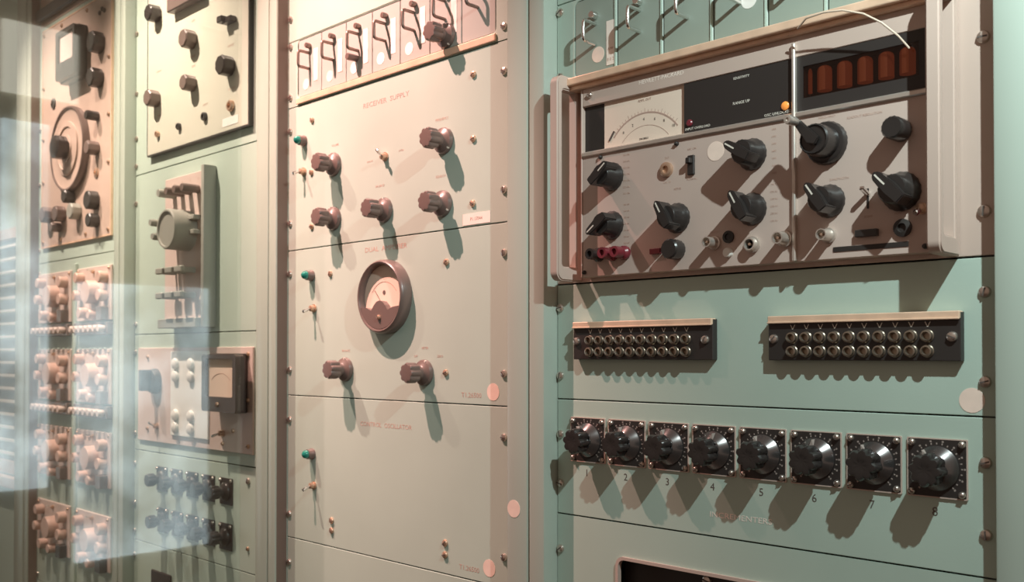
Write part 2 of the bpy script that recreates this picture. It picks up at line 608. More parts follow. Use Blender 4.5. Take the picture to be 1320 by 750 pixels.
# --- the meter instrument
t = thing('electronic_voltmeter', 'beige instrument with meter, glowing tubes and black selector knobs between two bail handles', 'test instrument', (0.2480, 0, 1.5822))
ox, oz = 0.2480, 1.5822


def ip(x, z):
    return x - ox, z - oz


bm = B(); box(bm, X4[0] + 0.0005 - ox, X4[1] - 0.0005 - ox, -0.003, 0.0, 0.0006, 0.2346, 0.0005)
part('mounting_flange', bm, BEIGE, t)
F = 0.015
# front body, as a frame with the display cut-outs
bm = B()
fx0, fx1, fz0, fz1 = 0.0555 - ox, 0.4425 - ox, 0.0050, 0.1463
box(bm, fx0, fx1, 0.0, F, fz0, fz1, 0.0006)
part('face_plate', bm, FACE, t)
bm = B(); box(bm, fx0, fx1, 0.0, F + 0.0004, 1.7800 - oz, 1.8000 - oz, 0.0006)
part('top_trim', bm, BEIGE, t)
bm = B()
box(bm, 0.0340 - ox, 0.4560 - ox, 0.0, 0.027, 1.8045 - oz, 1.8130 - oz, 0.0012, 2)
box(bm, 0.0345 - ox, 0.4555 - ox, 0.0, 0.021, 1.8000 - oz, 1.8045 - oz, 0.0006)
part('top_rail', bm, COPPER, t)
# dividing trims
bm = B(); box(bm, fx0, fx1, 0.0, F + 0.0030, 0.1403, 0.1455, 0.0010)
part('divider_trim', bm, ALU, t)
bm = B(); box(bm, 0.3165 - ox, 0.3200 - ox, 0.0, F + 0.0042, 0.0052, 0.2110, 0.0008)
part('divider_trim', bm, ALU, t)
# outer bezel edges
bm = B()
box(bm, fx0 - 0.0022, fx0, 0.0, F + 0.001, 0.0045, 0.2180, 0.0005)
part('side_bezel', bm, BEIGE, t)
bm = B()
box(bm, fx1, fx1 + 0.0022, 0.0, F + 0.001, 0.0045, 0.2180, 0.0005)
part('side_bezel', bm, BEIGE, t)
# dark windows
bm = B(); box(bm, 0.0556 - ox, 0.0835 - ox, 0.0, 0.0105, 0.1460, 0.1980)
part('meter_surround', bm, DARKP, t)
bm = B(); box(bm, 0.1925 - ox, 0.3164 - ox, 0.0, F - 0.0008, 0.1460, 0.1980)
part('display_window', bm, DARKP, t, label='black display window with printed captions')
lettering(t, 'SENSITIVITY', 0.2600 - ox, 1.7735 - oz, 0.0034, INKW, F - 0.0008)
lettering(t, 'RANGE UP', 0.2600 - ox, 1.7487 - oz, 0.0040, INKW, F - 0.0008)
lettering(t, 'INPUT OVERLOAD', 0.2090 - ox, 1.7320 - oz, 0.0036, INKW, F - 0.0008)
lettering(t, 'OSC UNLOCKED', 0.3000 - ox, 1.7308 - oz, 0.0038, INKW, F - 0.0008)
bm = lathe(B(), [(0.0040, 0), (0.0040, 0.0012), (0.0026, 0.0024), (0, 0.0026)], 20)
part('indicator_lamp', bm, ORANGE, t, (0.3080 - ox, F - 0.0008, 1.7365 - oz), True, label='orange lit indicator')
bm = lathe(B(), [(0.0036, 0), (0.0036, 0.0012), (0.0026, 0.0022), (0, 0.0024)], 20)
part('indicator_lamp', bm, RED, t, (0.1995 - ox, F - 0.0008, 1.7382 - oz), True, label='dull red indicator')
# meter
bm = B(); box(bm, 0.0840 - ox, 0.1922 - ox, 0.0, 0.0110, 0.1460, 0.1980)
mt = part('panel_meter', bm, IVORY, t)
bm = B()
mcx, mcz = 0.1400 - ox, 1.7060 - oz
ring_arc(bm, mcx, mcz, 0.0530, 0.0546, 38, 142, 0.0109, 0.0112, 40)
ring_arc(bm, mcx, mcz, 0.0400, 0.0405, 40, 140, 0.0109, 0.0112, 30)
for k in range(21):
    a = R(44 + 92 * k / 20)
    r0, r1 = 0.0548, 0.0572 if k % 5 else 0.0590
    c_, s_ = math.cos(a), math.sin(a)
    prism(bm, [(mcx + r0 * c_ - 0.0002 * s_, mcz + r0 * s_ + 0.0002 * c_), (mcx + r1 * c_ - 0.0002 * s_, mcz + r1 * s_ + 0.0002 * c_),
               (mcx + r1 * c_ + 0.0002 * s_, mcz + r1 * s_ - 0.0002 * c_), (mcx + r0 * c_ + 0.0002 * s_, mcz + r0 * s_ - 0.0002 * c_)], 0.0109, 0.0112)
part('scale', bm, INKP, mt)
bm = B(); prism(bm, [(0.0905 - ox, 0.1548), (0.0921 - ox, 0.1540), (0.0990 - ox, 0.1638), (0.0974 - ox, 0.1646)], 0.0109, 0.0122)
part('needle', bm, INK, mt)
for n_, (u, w) in zip('0 2 4 6 8 10'.split(), ((0.1110, 0.1595), (0.1235, 0.1655), (0.1385, 0.1700), (0.1530, 0.1680), (0.1650, 0.1640), (0.1770, 0.1570))):
    lettering(mt, n_, u - ox, w + 0.001, 0.0042, INK, 0.0111)
lettering(mt, 'AMPL OUT', 0.1395 - ox, 0.1915, 0.0036, INKP, 0.0111)
lettering(mt, 'DECIBELS', 0.1385 - ox, 0.1500, 0.0028, INK, 0.0111)
# tube display
bm = B(); box(bm, 0.3200 - ox, fx1, 0.0, 0.0010, 0.1460, 0.1980)
box(bm, 0.3200 - ox, fx1, 0.0, F - 0.0005, 0.1460, 0.1580)
box(bm, 0.3200 - ox, fx1, 0.0, F - 0.0005, 0.1880, 0.1980)
box(bm, 0.3200 - ox, 0.3262 - ox, 0.0, F - 0.0005, 0.1580, 0.1880)
box(bm, 0.4345 - ox, fx1, 0.0, F - 0.0005, 0.1580, 0.1880)
part('display_window', bm, DARKP, t, label='black window holding the glowing tubes')
for k in range(6):
    x = (0.3300, 0.3445, 0.3640, 0.3835, 0.4030, 0.4220)[k] - ox
    w = 0.0020 if k == 0 else 0.0068
    bm = B()
    n = 18
    rings = []
    for (r, z) in ((w, 0.1600), (w, 0.1790), (w * 0.86, 0.1815), (w * 0.5, 0.1832), (w * 0.1, 0.1838)):
        rings.append([bm.verts.new((x + r * math.cos(2 * math.pi * i / n), -0.0075 + min(r, 0.006) * math.sin(2 * math.pi * i / n), z + 0.003)) for i in range(n)])
    for a_, b_ in zip(rings, rings[1:]):
        for i in range(n):
            bm.faces.new((a_[i], a_[(i + 1) % n], b_[(i + 1) % n], b_[i]))
    bm.faces.new(rings[-1]); bm.faces.new(rings[0][::-1])
    bmesh.ops.recalc_face_normals(bm, faces=bm.faces[:])
    part('digit_tube', bm, NIXIE, t, smooth=True)
bm = B(); box(bm, 0.3262 - ox, 0.4345 - ox, F - 0.0022, F - 0.0014, 0.1580, 0.1880)
part('tinted_filter', bm, TINT, t)
# maker's name on the trim, trim screw
lettering(t, 'HEWLETT-PACKARD', 0.1640 - ox, 1.7918 - oz, 0.0062, LABELM, F + 0.0004)
screw(t, 0.0672 - ox, 1.7915 - oz, F + 0.0004, 0.0034)
# knobs
for (x, z, a, s) in ((0.0985, 1.6955, 0.9, 1.0), (0.0985, 1.6420, -2.2, 1.0), (0.1848, 1.6415, -0.5, 1.0), (0.2730, 1.6950, -1.0, 1.0), (0.2725, 1.6415, -0.5, 1.02)):
    bar_knob(t, x - ox, z - oz, F, a, s)
bar_knob(t, 0.3527 - ox, 1.6405 - oz, F, -0.6, 0.98)
bar_knob(t, 0.4195 - ox, 1.6415 - oz, F, -0.75, 1.10)
# crank knob
bm = lathe(B(), [(0.0200, 0.0004), (0.0202, 0.0030), (0.0190, 0.0060), (0.0180, 0.0065), (0.0150, 0.0070), (0.0142, 0.0260), (0.0128, 0.0275), (0.0118, 0.0262), (0, 0.0262)], 48, flute=lobes(24, 0.02))
ck = part('tuning_knob', bm, BLACK, t, (0.3507 - ox, F, 1.6940 - oz), True)
bm = B()
prism(bm, [(-0.0050, -0.004), (0.0030, -0.0060), (0.0070, 0.0), (-0.0120, 0.0190), (-0.0165, 0.0205), (-0.0185, 0.0175), (-0.0165, 0.0140)], 0.0262, 0.0310)
bmesh.ops.bevel(bm, geom=bm.edges[:], offset=0.0010, segments=2, affect='EDGES')
part('crank_arm', bm, BLACK, ck, smooth=True)
part('crank_grip', lathe(B(), [(0.0034, 0.030), (0.0042, 0.034), (0.0044, 0.044), (0.0036, 0.0465), (0.0016, 0.0467), (0.0016, 0.0455), (0, 0.0455)], 20, -0.0150, 0.0170), ALU, ck, smooth=True)
cyl_knob(t, 0.4195 - ox, 1.6945 - oz, F, 0.0100, 0.0215, BLACK)
cyl_knob(t, 0.1848 - ox, 1.6085 - oz, F, 0.0105, 0.0170, BLACK)
# binding posts and connectors


def bind(x, z, m, l=0.020):
    o = part('binding_post', lathe(B(), [(0.0078, 0.0002), (0.0078, 0.004), (0.0055, 0.0065), (0.0062, 0.010), (0.0062, l), (0.0036, l), (0.0034, l - 0.004), (0, l - 0.004)], 24, flute=lobes(12, 0.05)), m, t, (x - ox, F, z - oz), True)
    return o


bind(0.0990, 1.6105, RED); bind(0.1160, 1.6105, RED); bind(0.0800, 1.6108, BLACK, 0.018)


def bnc(x, z, d=F, parent=None, l=0.0165, s=1.0):
    o = part('coax_connector', lathe(B(), [(0.0070 * s, 0.0002), (0.0070 * s, 0.0028), (0.0058 * s, 0.0032), (0.0052 * s, 0.006), (0.0052 * s, l), (0.0042 * s, l), (0.0040 * s, l - 0.008), (0, l - 0.008)], 24), ALU, parent or t, (x - (ox if parent is None else 0), d, z - (oz if parent is None else 0)), True)
    part('contact', lathe(B(), [(0.0012 * s, l - 0.009), (0.0012 * s, l - 0.001), (0, l - 0.0008)], 10), BRASS, o, smooth=True)
    return o


bnc(0.2300, 1.6120); bnc(0.3080, 1.6095, s=1.1); bnc(0.3520, 1.6090)
bnc(0.2730, 1.6070, l=0.008, s=1.15)
part('push_button', lathe(B(), [(0.0048, 0), (0.0048, 0.004), (0.004, 0.005), (0, 0.005)], 20), WHITE, t, (0.2460 - ox, F, 1.6010 - oz), True)
part('phone_socket', lathe(B(), [(0.0062, 0), (0.0062, 0.002), (0.0036, 0.002), (0.0036, 0.0006), (0, 0.0006)], 20), DARKP, t, (0.2460 - ox, F, 1.6168 - oz), True)
part('phone_socket', lathe(B(), [(0.0078, 0), (0.0078, 0.003), (0.0062, 0.004), (0.0040, 0.004), (0.0036, 0.0012), (0, 0.0012)], 20), BRASS, t, (0.1715 - ox, F, 1.6935 - oz), True, label='brass ring socket')
part('phone_socket', lathe(B(), [(0.0078, 0), (0.0078, 0.003), (0.0040, 0.004), (0.0036, 0.0012), (0, 0.0012)], 20), DARKP, t, (0.4205 - ox, F, 1.6098 - oz), True)
bm = B(); box(bm, -0.0040, 0.0040, 0, 0.0030, -0.0100, 0.0100, 0.0006); box(bm, -0.0028, 0.0028, 0.002, 0.0085, 0.001, 0.0070, 0.0008)
part('slide_switch', bm, BLACK, t, (0.2025 - ox, F, 1.6942 - oz))
bm = B(); box(bm, -0.0070, 0.0070, 0, 0.0040, -0.0030, 0.0030, 0.0006)
part('indicator_lamp', bm, RED, t, (0.1580 - ox, F, 1.6090 - oz), label='small dark red lamp housing')
bm = B(); box(bm, -0.0100, 0.0105, 0, 0.0050, -0.0032, 0.0032, 0.0006)
part('slide_switch', bm, BLACK, t, (0.3885 - ox, F, 1.6080 - oz))
bm = B(); box(bm, 0.3560 - ox, 0.4250 - ox, F - 0.001, F + 0.0006, 1.5935 - oz, 1.5980 - oz)
part('card_slot', bm, DARKP, t)
bm = B(); box(bm, -0.0009, 0.0009, 0, 0.0006, -0.0090, 0.0090)
sw = part('lever_switch', bm, DARKP, t, (0.3890 - ox, F, 1.6390 - oz))
bm = B(); box(bm, -0.0022, 0.0022, 0, 0.014, -0.0018, 0.0018, 0.0008)
part('lever', bm, CHROME, sw, (0, 0, 0.0035), rot=(-0.35, 0, 0))
tg = toggle(t, 0.4370 - ox, 1.6250 - oz, F, -0.5, 0.8)
part('tip', lathe(B(), [(0.0024, 0.010), (0.0026, 0.0145), (0, 0.016)], 12), RED, tg, (0, 0, 0), True, rot=(0.35, 0, 0))
sticker(t, 0.2310 - ox, 1.7045 - oz, F, 0.0098)
for x, z in ((0.0822, 1.7195), (0.1843, 1.7190), (0.0585, 1.5925), (0.4395, 1.5925)):
    screw(t, x - ox, z - oz, F, 0.0024, DARKP)
# printed legends round the selectors
for (x, z, n, w) in ((0.1180, 1.6960, 7, 'DC-10K'), (0.1180, 1.6420, 7, '300 mV'), (0.2960, 1.6950, 7, '1000'), (0.2960, 1.6420, 6, 'CPS X1')):
    for k in range(n):
        lettering(t, w, x - ox, z - oz + 0.021 - k * 0.0070, 0.0026, INKP, F)
for (x, z, s_) in ((0.1715, 1.7060, 'EXT'), (0.1715, 1.6805, 'CAL 1V'), (0.2025, 1.7110, 'AFC ON'), (0.2025, 1.6800, 'NORMAL'), (0.1848, 1.6720, 'METER'), (0.3507, 1.7185, 'FREQUENCY'), (0.2300, 1.6230, 'OUTPUT'),
                   (0.3890, 1.6230, 'SCAN'), (0.3860, 1.7140, 'READOUT RESOLUTION'), (0.3620, 1.6600, 'BANDWIDTH'), (0.4190, 1.6230, 'PLOTTER'), (0.0985, 1.6255, 'INPUT')):
    lettering(t, s_, x - ox, z - oz, 0.0030, INKP, F)
# bail handles
for hx0, hx1 in ((0.0300, 0.0425), (0.4508, 0.4628)):
    bm = B()
    zb, zt, D = 0.0012, 0.2335, 0.0430
    outer = [(0.0, zb), (0.0, zt)] + [(D - 0.010 + 0.010 * math.cos(R(90 - 15 * k)) , zt - 0.010 + 0.010 * math.sin(R(90 - 15 * k))) for k in range(7)] + [(D - 0.010 + 0.010 * math.cos(R(-15 * k)), zb + 0.010 - 0.010 * math.sin(R(15 * k))) for k in range(7)]
    inner = [(0.0105, zb + 0.016), (0.0105, zt - 0.016)] + [(D - 0.0125 + 0.004 * math.cos(R(90 - 15 * k)), zt - 0.020 + 0.004 * math.sin(R(90 - 15 * k))) for k in range(7)] + [(D - 0.0125 + 0.004 * math.cos(R(-15 * k)), zb + 0.020 - 0.004 * math.sin(R(15 * k))) for k in range(7)]
    n = len(outer)
    v = [[bm.verts.new((x - ox, -d, z)) for d, z in pl] for x, pl in ((hx0, outer), (hx1, outer), (hx1, inner), (hx0, inner))]
    for k in range(4):
        a_, b_ = v[k], v[(k + 1) % 4]
        for i in range(n):
            j = (i + 1) % n
            bm.faces.new((a_[i], a_[j], b_[j], b_[i]))
    bmesh.ops.recalc_face_normals(bm, faces=bm.faces[:])
    es = [e for e in bm.edges if abs(e.verts[0].co.x - e.verts[1].co.x) < 1e-6]
    bmesh.ops.bevel(bm, geom=[e for e in es if len(e.link_faces) == 2 and abs(e.link_faces[0].normal.dot(e.link_faces[1].normal)) < 0.3], offset=0.0016, segments=3, affect='EDGES')
    part('bail_handle', bm, BEIGE, t, smooth=True)
for z in (1.7654, 1.6196):
    screw(t, R4 - ox, z - oz, 0, 0.0055)

# loose pale wire arching over the instrument
o = part('loose_wire', tube(B(), [(0.352 + dx, d, z) for dx, d, z in
         ((-0.022, 0.031, 1.801), (-0.010, 0.038, 1.806), (0.008, 0.040, 1.8065), (0.026, 0.040, 1.804), (0.044, 0.038, 1.797), (0.058, 0.033, 1.787), (0.069, 0.025, 1.775), (0.076, 0.018, 1.764))], 0.0009, 8), WIREM, None, smooth=True)
o['label'] = 'thin pale wire arching over the top edge of the meter instrument'
o['category'] = 'wire'

# --- jack panel
t, cx, cz = panel('jack_panel', 'green panel with two black twenty-socket jack strips', 'rack panel', X4, 1.4483, 1.5815, SAGE,
                  screws_l=(1.5547, 1.4753), screws_r=(1.5523, 1.4773), sl=L4, sr=R4)


def jack_strip(x0, x1, sx0, pitch, scr):
    w = x1 - x0
    bm = B(); box(bm, 0, w, 0, 0.0085, 0, 0.0418, 0.0006)
    s = part('jack_strip', bm, DARKP, t, (x0 - cx, 0, 1.4945 - cz))
    bm = B(); box(bm, 0.0002, w - 0.0002, 0.002, 0.0110, 0.0356, 0.0425, 0.0008)
    box(bm, 0.0002, w - 0.0002, 0.010, 0.0122, 0.0352, 0.0368, 0.0004)
    part('label_rail', bm, COPPER, s)
    ring = lib('jackring', lambda: mesh(lathe(B(), [(0.0056, 0), (0.0056, 0.0010), (0.0050, 0.0016), (0.0049, 0.0048), (0.0036, 0.0052), (0.0031, 0.0040), (0.0029, 0.0006), (0, 0.0006)], 20), 'jack_socket', MATS['socket_brass'], True))
    for k in range(10):
        for z in (0.0215, 0.0085):
            put('jack_socket', ring, s, (sx0 - x0 + pitch * k, 0.0085, z))
    bm = B()
    for k in range(10):
        u = sx0 - x0 + pitch * k
        prism(bm, [(u - 0.0026, 0.0338), (u - 0.0019, 0.0338), (u + 0.0004, 0.0292), (u - 0.0003, 0.0292)], 0.0084, 0.0087)
        prism(bm, [(u + 0.0026, 0.0338), (u + 0.0019, 0.0338), (u - 0.0004, 0.0292), (u + 0.0003, 0.0292)], 0.0084, 0.0087)
    part('printed_marks', bm, INKW, s)
    for x in scr:
        screw(s, x - x0, 0.0205, 0.0085, 0.0046)
    return s


mat('socket_brass', (0.34, 0.28, 0.22), 0.32, metal=0.8)
jack_strip(0.0358, 0.2228, 0.0610, 0.01444, (0.0410, 0.2140))
jack_strip(0.2857, 0.4658, 0.3115, 0.01410, (0.2918, 0.4590))

sticker(t, 0.4716 - cx, 1.4615 - cz, 0, 0.0105)

# --- numbered dial panel
t, cx, cz = panel('attenuator_panel', 'green panel with eight numbered black dials in a row', 'rack panel', X4, 1.3145, 1.4477, SAGE,
                  screws_l=(1.4069, 1.3495), screws_r=(1.4100, 1.3500), sl=L4, sr=R4)


def dial_plate():
    bm = B(); box(bm, -0.025, 0.025, 0, 0.0016, -0.025, 0.025, 0.0004)
    return mesh(bm, 'dial_plate', DARKP)


def dial_edge():
    bm = B(); frame_bm(bm, rrect(-0.0256, 0.0256, -0.0256, 0.0256, 0.001), rrect(-0.0246, 0.0246, -0.0246, 0.0246, 0.001), 0, 0.0018)
    return mesh(bm, 'plate_edge', BEIGE)


def dial_marks():
    bm = B()
    for k in range(23):
        a = R(-50 + 280 * k / 22)
        c_, s_ = math.cos(a), math.sin(a)
        for r0, r1, w in (((0.0203, 0.0218, 0.0005)), ((0.0226, 0.0240, 0.0008))):
            if r1 > 0.023 and k % 2:
                continue
            prism(bm, [(r0 * c_ - w * s_, r0 * s_ + w * c_), (r1 * c_ - w * s_, r1 * s_ + w * c_), (r1 * c_ + w * s_, r1 * s_ - w * c_), (r0 * c_ + w * s_, r0 * s_ - w * c_)], 0.0015, 0.00175)
    return mesh(bm, 'scale_marks', MATS['ink_dim'])


mat('ink_dim', (0.36, 0.30, 0.27), 0.6)
pm, em, km = dial_plate(), dial_edge(), dial_marks()
disc = mesh(lathe(B(), [(0.0192, 0.0016), (0.0192, 0.0032), (0.0182, 0.0042), (0.0128, 0.0100), (0.0118, 0.0108), (0.0105, 0.0110)], 48), 'dial_disc', DIALM, True)
capm = mesh(lathe(B(), [(0.0095, 0.0090), (0.0125, 0.0130), (0.0142, 0.0145), (0.0145, 0.0270), (0.0130, 0.0290), (0.0070, 0.0294), (0.0045, 0.0290), (0, 0.0290)], 64, flute=lobes(8, 0.20)), 'dial_cap', BLACK, True)
arrow = mesh(prism(B(), [(-0.0022, 0.0118), (0.0022, 0.0118), (0.0, 0.0182)], 0.0042, 0.0107), 'pointer_mark', MATS['ink_dim'])
for i in range(8):
    x = 0.0508 + 0.0560 * i - cx
    z = 1.4025 - cz
    p = put('dial_switch', pm, t, (x, 0, z))
    put('plate_edge', em, p)
    put('scale_marks', km, p)
    d_ = put('dial_disc', disc, p)
    a = random.uniform(-0.3, 0.3)
    put('dial_cap', capm, p, rot=(0, a, 0))
    put('pointer_mark', arrow, p, rot=(0, a * 2, 0))
    for sx_ in (-1, 1):
        for sz_ in (-1, 1):
            screw(p, 0.0212 * sx_, 0.0212 * sz_, 0.0016, 0.0030, name='plate_screw')
    lettering(t, str(i + 1), 0.0485 + 0.0560 * i - cx, 1.3645 - cz, 0.0110, INK, name='numeral')
lettering(t, 'INCREMENTERS', 0.2485 - cx, 1.3365 - cz, 0.0078, LABELM, wide=1.3)

# --- bottom panel with recessed bay
t, cx, cz = panel('recessed_panel', 'green panel with a dark rounded cut-out below the numbered dials', 'rack panel', X4, 1.1370, 1.3138, SAGE,
                  screws_l=(1.2732,), screws_r=(1.285,), sl=L4, sr=R4, holes=(0.0945, 0.4040, 1.165, 1.2745))
bm = B(); frame_bm(bm, rrect(0.0920 - cx, 0.4065 - cx, 1.1625 - cz, 1.2770 - cz, 0.0105), rrect(0.0955 - cx, 0.4030 - cx, 1.1660 - cz, 1.2735 - cz, 0.008), -0.003, 0.0028)
part('bezel', bm, BEIGE, t, smooth=True)
bm = B(); box(bm, 0.0900 - cx, 0.4085 - cx, -0.0180, -0.0165, 1.160 - cz, 1.279 - cz)
part('recess_back', bm, DARKP, t)
screw(t, 0.1990 - cx, 1.2640 - cz, -0.0165, 0.0055)

# ================================================================ RACK 3
X3 = (-0.5733, -0.0592)
L3, R3 = -0.5672, -0.0852
t, cx, cz = panel('blank_panel', 'blank pale panel over the light modules and long copper ledge', 'rack panel', X3, 1.9970, 2.1740, SAGE,
                  screws_l=(2.034, 2.10), screws_r=(2.06,), sl=L3, sr=R3)
t, cx, cz = panel('card_cage', 'pale frame with copper ledge carrying the light plug-in modules', 'card cage', X3, 1.8925, 1.9963, SAGE,
                  screws_l=(1.990, 1.909), screws_r=(1.909,), sl=L3, sr=R3, holes=(-0.5480, -0.0995, 1.9045, 1.9955))
bm = B(); box(bm, -0.5475 - cx, -0.0990 - cx, 0.0, 0.0035, 1.8940 - cz, 1.9035 - cz, 0.0010, 2)
part('copper_ledge', bm, COPPER, t, label='copper coloured ledge')
mat('handle_metal', (0.26, 0.20, 0.17), 0.35, metal=0.6)
mat('ink_faint', (0.42, 0.30, 0.26), 0.6)
names3 = ['first', 'second', 'third', 'fourth', 'fifth', 'sixth', 'seventh']
desc3 = ['pale plug-in module with pinkish sticker at the post end of the copper ledge',
         'pale plug-in module with pale pink sticker and dim label, second along the copper ledge',
         'pale plug-in module with a small brown knob below its handle, third along the copper ledge',
         'pale plug-in module with white sticker and bright label, fourth along the copper ledge',
         'pale plug-in module with white sticker and bright label, fifth along the copper ledge',
         'pale plug-in module with a large fluted brown knob below its handle',
         'pale plug-in module without sticker or label at the far end of the copper ledge']
for i in range(7):
    x0 = -0.5465 + 0.0637 * i
    t = thing('plug_in_module', desc3[i], 'plug-in module', (x0 + 0.0316, 0, 1.9055), 'light plug-in modules on the copper ledge')
    bm = B(); box(bm, -0.0311, 0.0311, -0.0035, -0.0005, 0, 0.0890, 0.0006)
    part('front_plate', bm, MODLT, t)
    wire_handle(t, -0.001, 0.0395, 0.0640, 0.0200, 0.0023, MATS['handle_metal'])
    cyl_knob(t, 0.0010, 0.0745, -0.0005, 0.0042, 0.0085, MATS['handle_metal'], 'thumb_screw')
    if i < 5:
        sticker(t, -0.0100 + (0.004 if i == 4 else 0), 0.0170, -0.0005, 0.0085) if i < 2 else part('round_sticker', lathe(B(), [(0.0088, 0), (0.0088, 0.0003), (0, 0.0003)], 28), WHITE, t, (-0.0120, -0.0005, 0.0170))
    if i < 6:
        bm = B(); box(bm, 0.0110, 0.0225, -0.0004, 0.0000, 0.0180, 0.0680)
        part('label_strip', bm, LABELM if i < 3 else WHITE, t)
    if i == 2:
        cyl_knob(t, -0.0050, 0.0290, -0.0005, 0.0052, 0.0180, BROWN, sides=8)
    if i == 5:
        fluted_knob(t, 0.0030, 0.0165, -0.0005, BROWN, 0.95, a=2.6)

t, cx, cz = panel('control_panel', 'pale panel with five brown fluted knobs and a green pilot lamp under the copper ledge', 'rack panel', X3, 1.6650, 1.8918, SAGE,
                  screws_l=(1.855, 1.708), screws_r=(1.853, 1.705), sl=L3, sr=R3)
jewel(t, -0.529 - cx, 1.834 - cz)
toggle(t, -0.529 - cx, 1.786 - cz, 0, -0.4)
toggle(t, -0.3235 - cx, 1.780 - cz, 0, 0.6, m=BRASS, yaw=0.5)
for x, z in ((-0.506, 1.863), (-0.141, 1.860), (-0.141, 1.777), (-0.142, 1.694), (-0.508, 1.782), (-0.507, 1.698)):
    screw(t, x - cx, z - cz, 0, 0.0046, BRASS)
for x, z, a in ((-0.1975, 1.783, 2.3), (-0.2000, 1.7000, 2.2), (-0.4480, 1.7860, -0.2), (-0.4480, 1.7045, -0.2), (-0.3250, 1.7045, 0.2)):
    fluted_knob(t, x - cx, z - cz, 0, BROWN, 1.0, a)
for s_, x, z, w in (('VOLUME', -0.446, 1.815, 0.0046), ('FREQUENCY', -0.203, 1.813, 0.0046), ('BALANCE', -0.336, 1.740, 0.0046), ('SQUELCH', -0.205, 1.737, 0.0046), ('REMOTE', -0.360, 1.778, 0.0036), ('LOCAL', -0.288, 1.784, 0.0036)):
    lettering(t, s_, x - cx, z - cz, w, INKP)
lettering(t, 'RECEIVER  SUPPLY', -0.3240 - cx, 1.8605 - cz, 0.0100, MATS['ink_faint'], wide=1.3)
bm = B(); box(bm, -0.161 - cx, -0.110 - cx, 0, 0.0006, 1.667 - cz, 1.6815 - cz)
np_ = part('name_plate', bm, LABELM, t)
lettering(np_, 'P1 17044', -0.1355 - cx, 1.674 - cz, 0.0060, INKP, 0.0006)

t, cx, cz = panel('meter_panel', 'pale panel with a round brown meter and two fluted knobs', 'rack panel', X3, 1.4360, 1.6643, SAGE,
                  screws_l=(1.628, 1.476), screws_r=(1.6265, 1.476), sl=L3, sr=R3)
jewel(t, -0.507 - cx, 1.622 - cz)
toggle(t, -0.500 - cx, 1.571 - cz, 0, -0.4)
for x, z in ((-0.457, 1.622), (-0.193, 1.622), (-0.194, 1.476)):
    screw(t, x - cx, z - cz, 0, 0.0046, BRASS)
for x, z, a in ((-0.4170, 1.4780, 0.2), (-0.2370, 1.4755, 0.4)):
    fluted_knob(t, x - cx, z - cz, 0, BROWN, 1.0, a)
lettering(t, 'DUAL  AMPLIFIER', -0.3235 - cx, 1.6505 - cz, 0.0100, INKP, wide=1.25)
for s_, x, z in (('BALANCE', -0.417, 1.5055), ('METER', -0.2370, 1.5085), ('OFF', -0.256, 1.4975), ('ZERO', -0.2060, 1.4975)):
    lettering(t, s_, x - cx, z - cz, 0.0046, INKP)
lettering(t, 'T1.26500', -0.1450 - cx, 1.4475 - cz, 0.0090, INKP, wide=1.1)
sticker(t, -0.1050 - cx, 1.4530 - cz, 0, 0.0110)
# round meter
rm = part('round_meter', lathe(B(), [(0.0520, 0.0), (0.0525, 0.004), (0.0520, 0.0130), (0.0500, 0.0170), (0.0485, 0.0180), (0.0465, 0.0172), (0.0455, 0.0150), (0.0452, 0.0080), (0.0445, 0.0072)], 64), BROWN, t, (-0.3165 - cx, 0, 1.5810 - cz), True)
part('meter_card', lathe(B(), [(0.0452, 0.0075), (0, 0.0075)], 48), IVORY, rm)
bm = B()
ring_arc(bm, 0, -0.012, 0.0330, 0.0336, 35, 145, 0.0075, 0.0078, 24)
part('scale', bm, INKP, rm)
bm = B(); prism(bm, [(-0.0002, -0.014), (0.0002, -0.014), (-0.0205, 0.010), (-0.0210, 0.0095)], 0.0080, 0.0085)
part('needle', bm, INK, rm)
part('scale_dot', lathe(B(), [(0.0032, 0.0075), (0.0032, 0.0078), (0, 0.0078)], 16, 0, 0.006), BROWN, rm)
bm = B()
pts = [(0.0454 * math.cos(R(a)), 0.0454 * math.sin(R(a))) for a in range(198, 343, 6)]
pts += [(0.0300, -0.0150), (0.0185, -0.0190), (0.0125, -0.0120), (0.0065, -0.0070), (0, -0.0055), (-0.0065, -0.0070), (-0.0125, -0.0120), (-0.0185, -0.0190), (-0.0300, -0.0150)]
prism(bm, pts, 0.0080, 0.0165)
part('lower_cover', bm, BROWN, rm)
screw(rm, 0, -0.0290, 0.0165, 0.0036, BRASS)

t, cx, cz = panel('blank_panel', 'long pale panel with one pilot lamp and toggle under the round meter panel', 'rack panel', X3, 1.2115, 1.4353, SAGE,
                  screws_l=(1.397, 1.248), screws_r=(1.397, 1.249), sl=L3, sr=R3)
jewel(t, -0.504 - cx, 1.347 - cz)
toggle(t, -0.499 - cx, 1.299 - cz, 0, -0.4)
for x, z in ((-0.452, 1.251), (-0.452, 1.236), (-0.195, 1.252), (-0.195, 1.2365)):
    screw(t, x - cx, z - cz, 0, 0.0048, BRASS)
lettering(t, 'CONTROL  OSCILLATOR', -0.3230 - cx, 1.3995 - cz, 0.0090, INKP, wide=1.15)
lettering(t, 'T1.26500', -0.1490 - cx, 1.2250 - cz, 0.0090, INKP, wide=1.1)
sticker(t, -0.1120 - cx, 1.2315 - cz, 0, 0.0110)
t, cx, cz = panel('blank_panel', 'lowest blank panel visible under the long pale panel', 'rack panel', X3, 1.0340, 1.2108, SAGE,
                  screws_l=(1.172,), sl=L3)

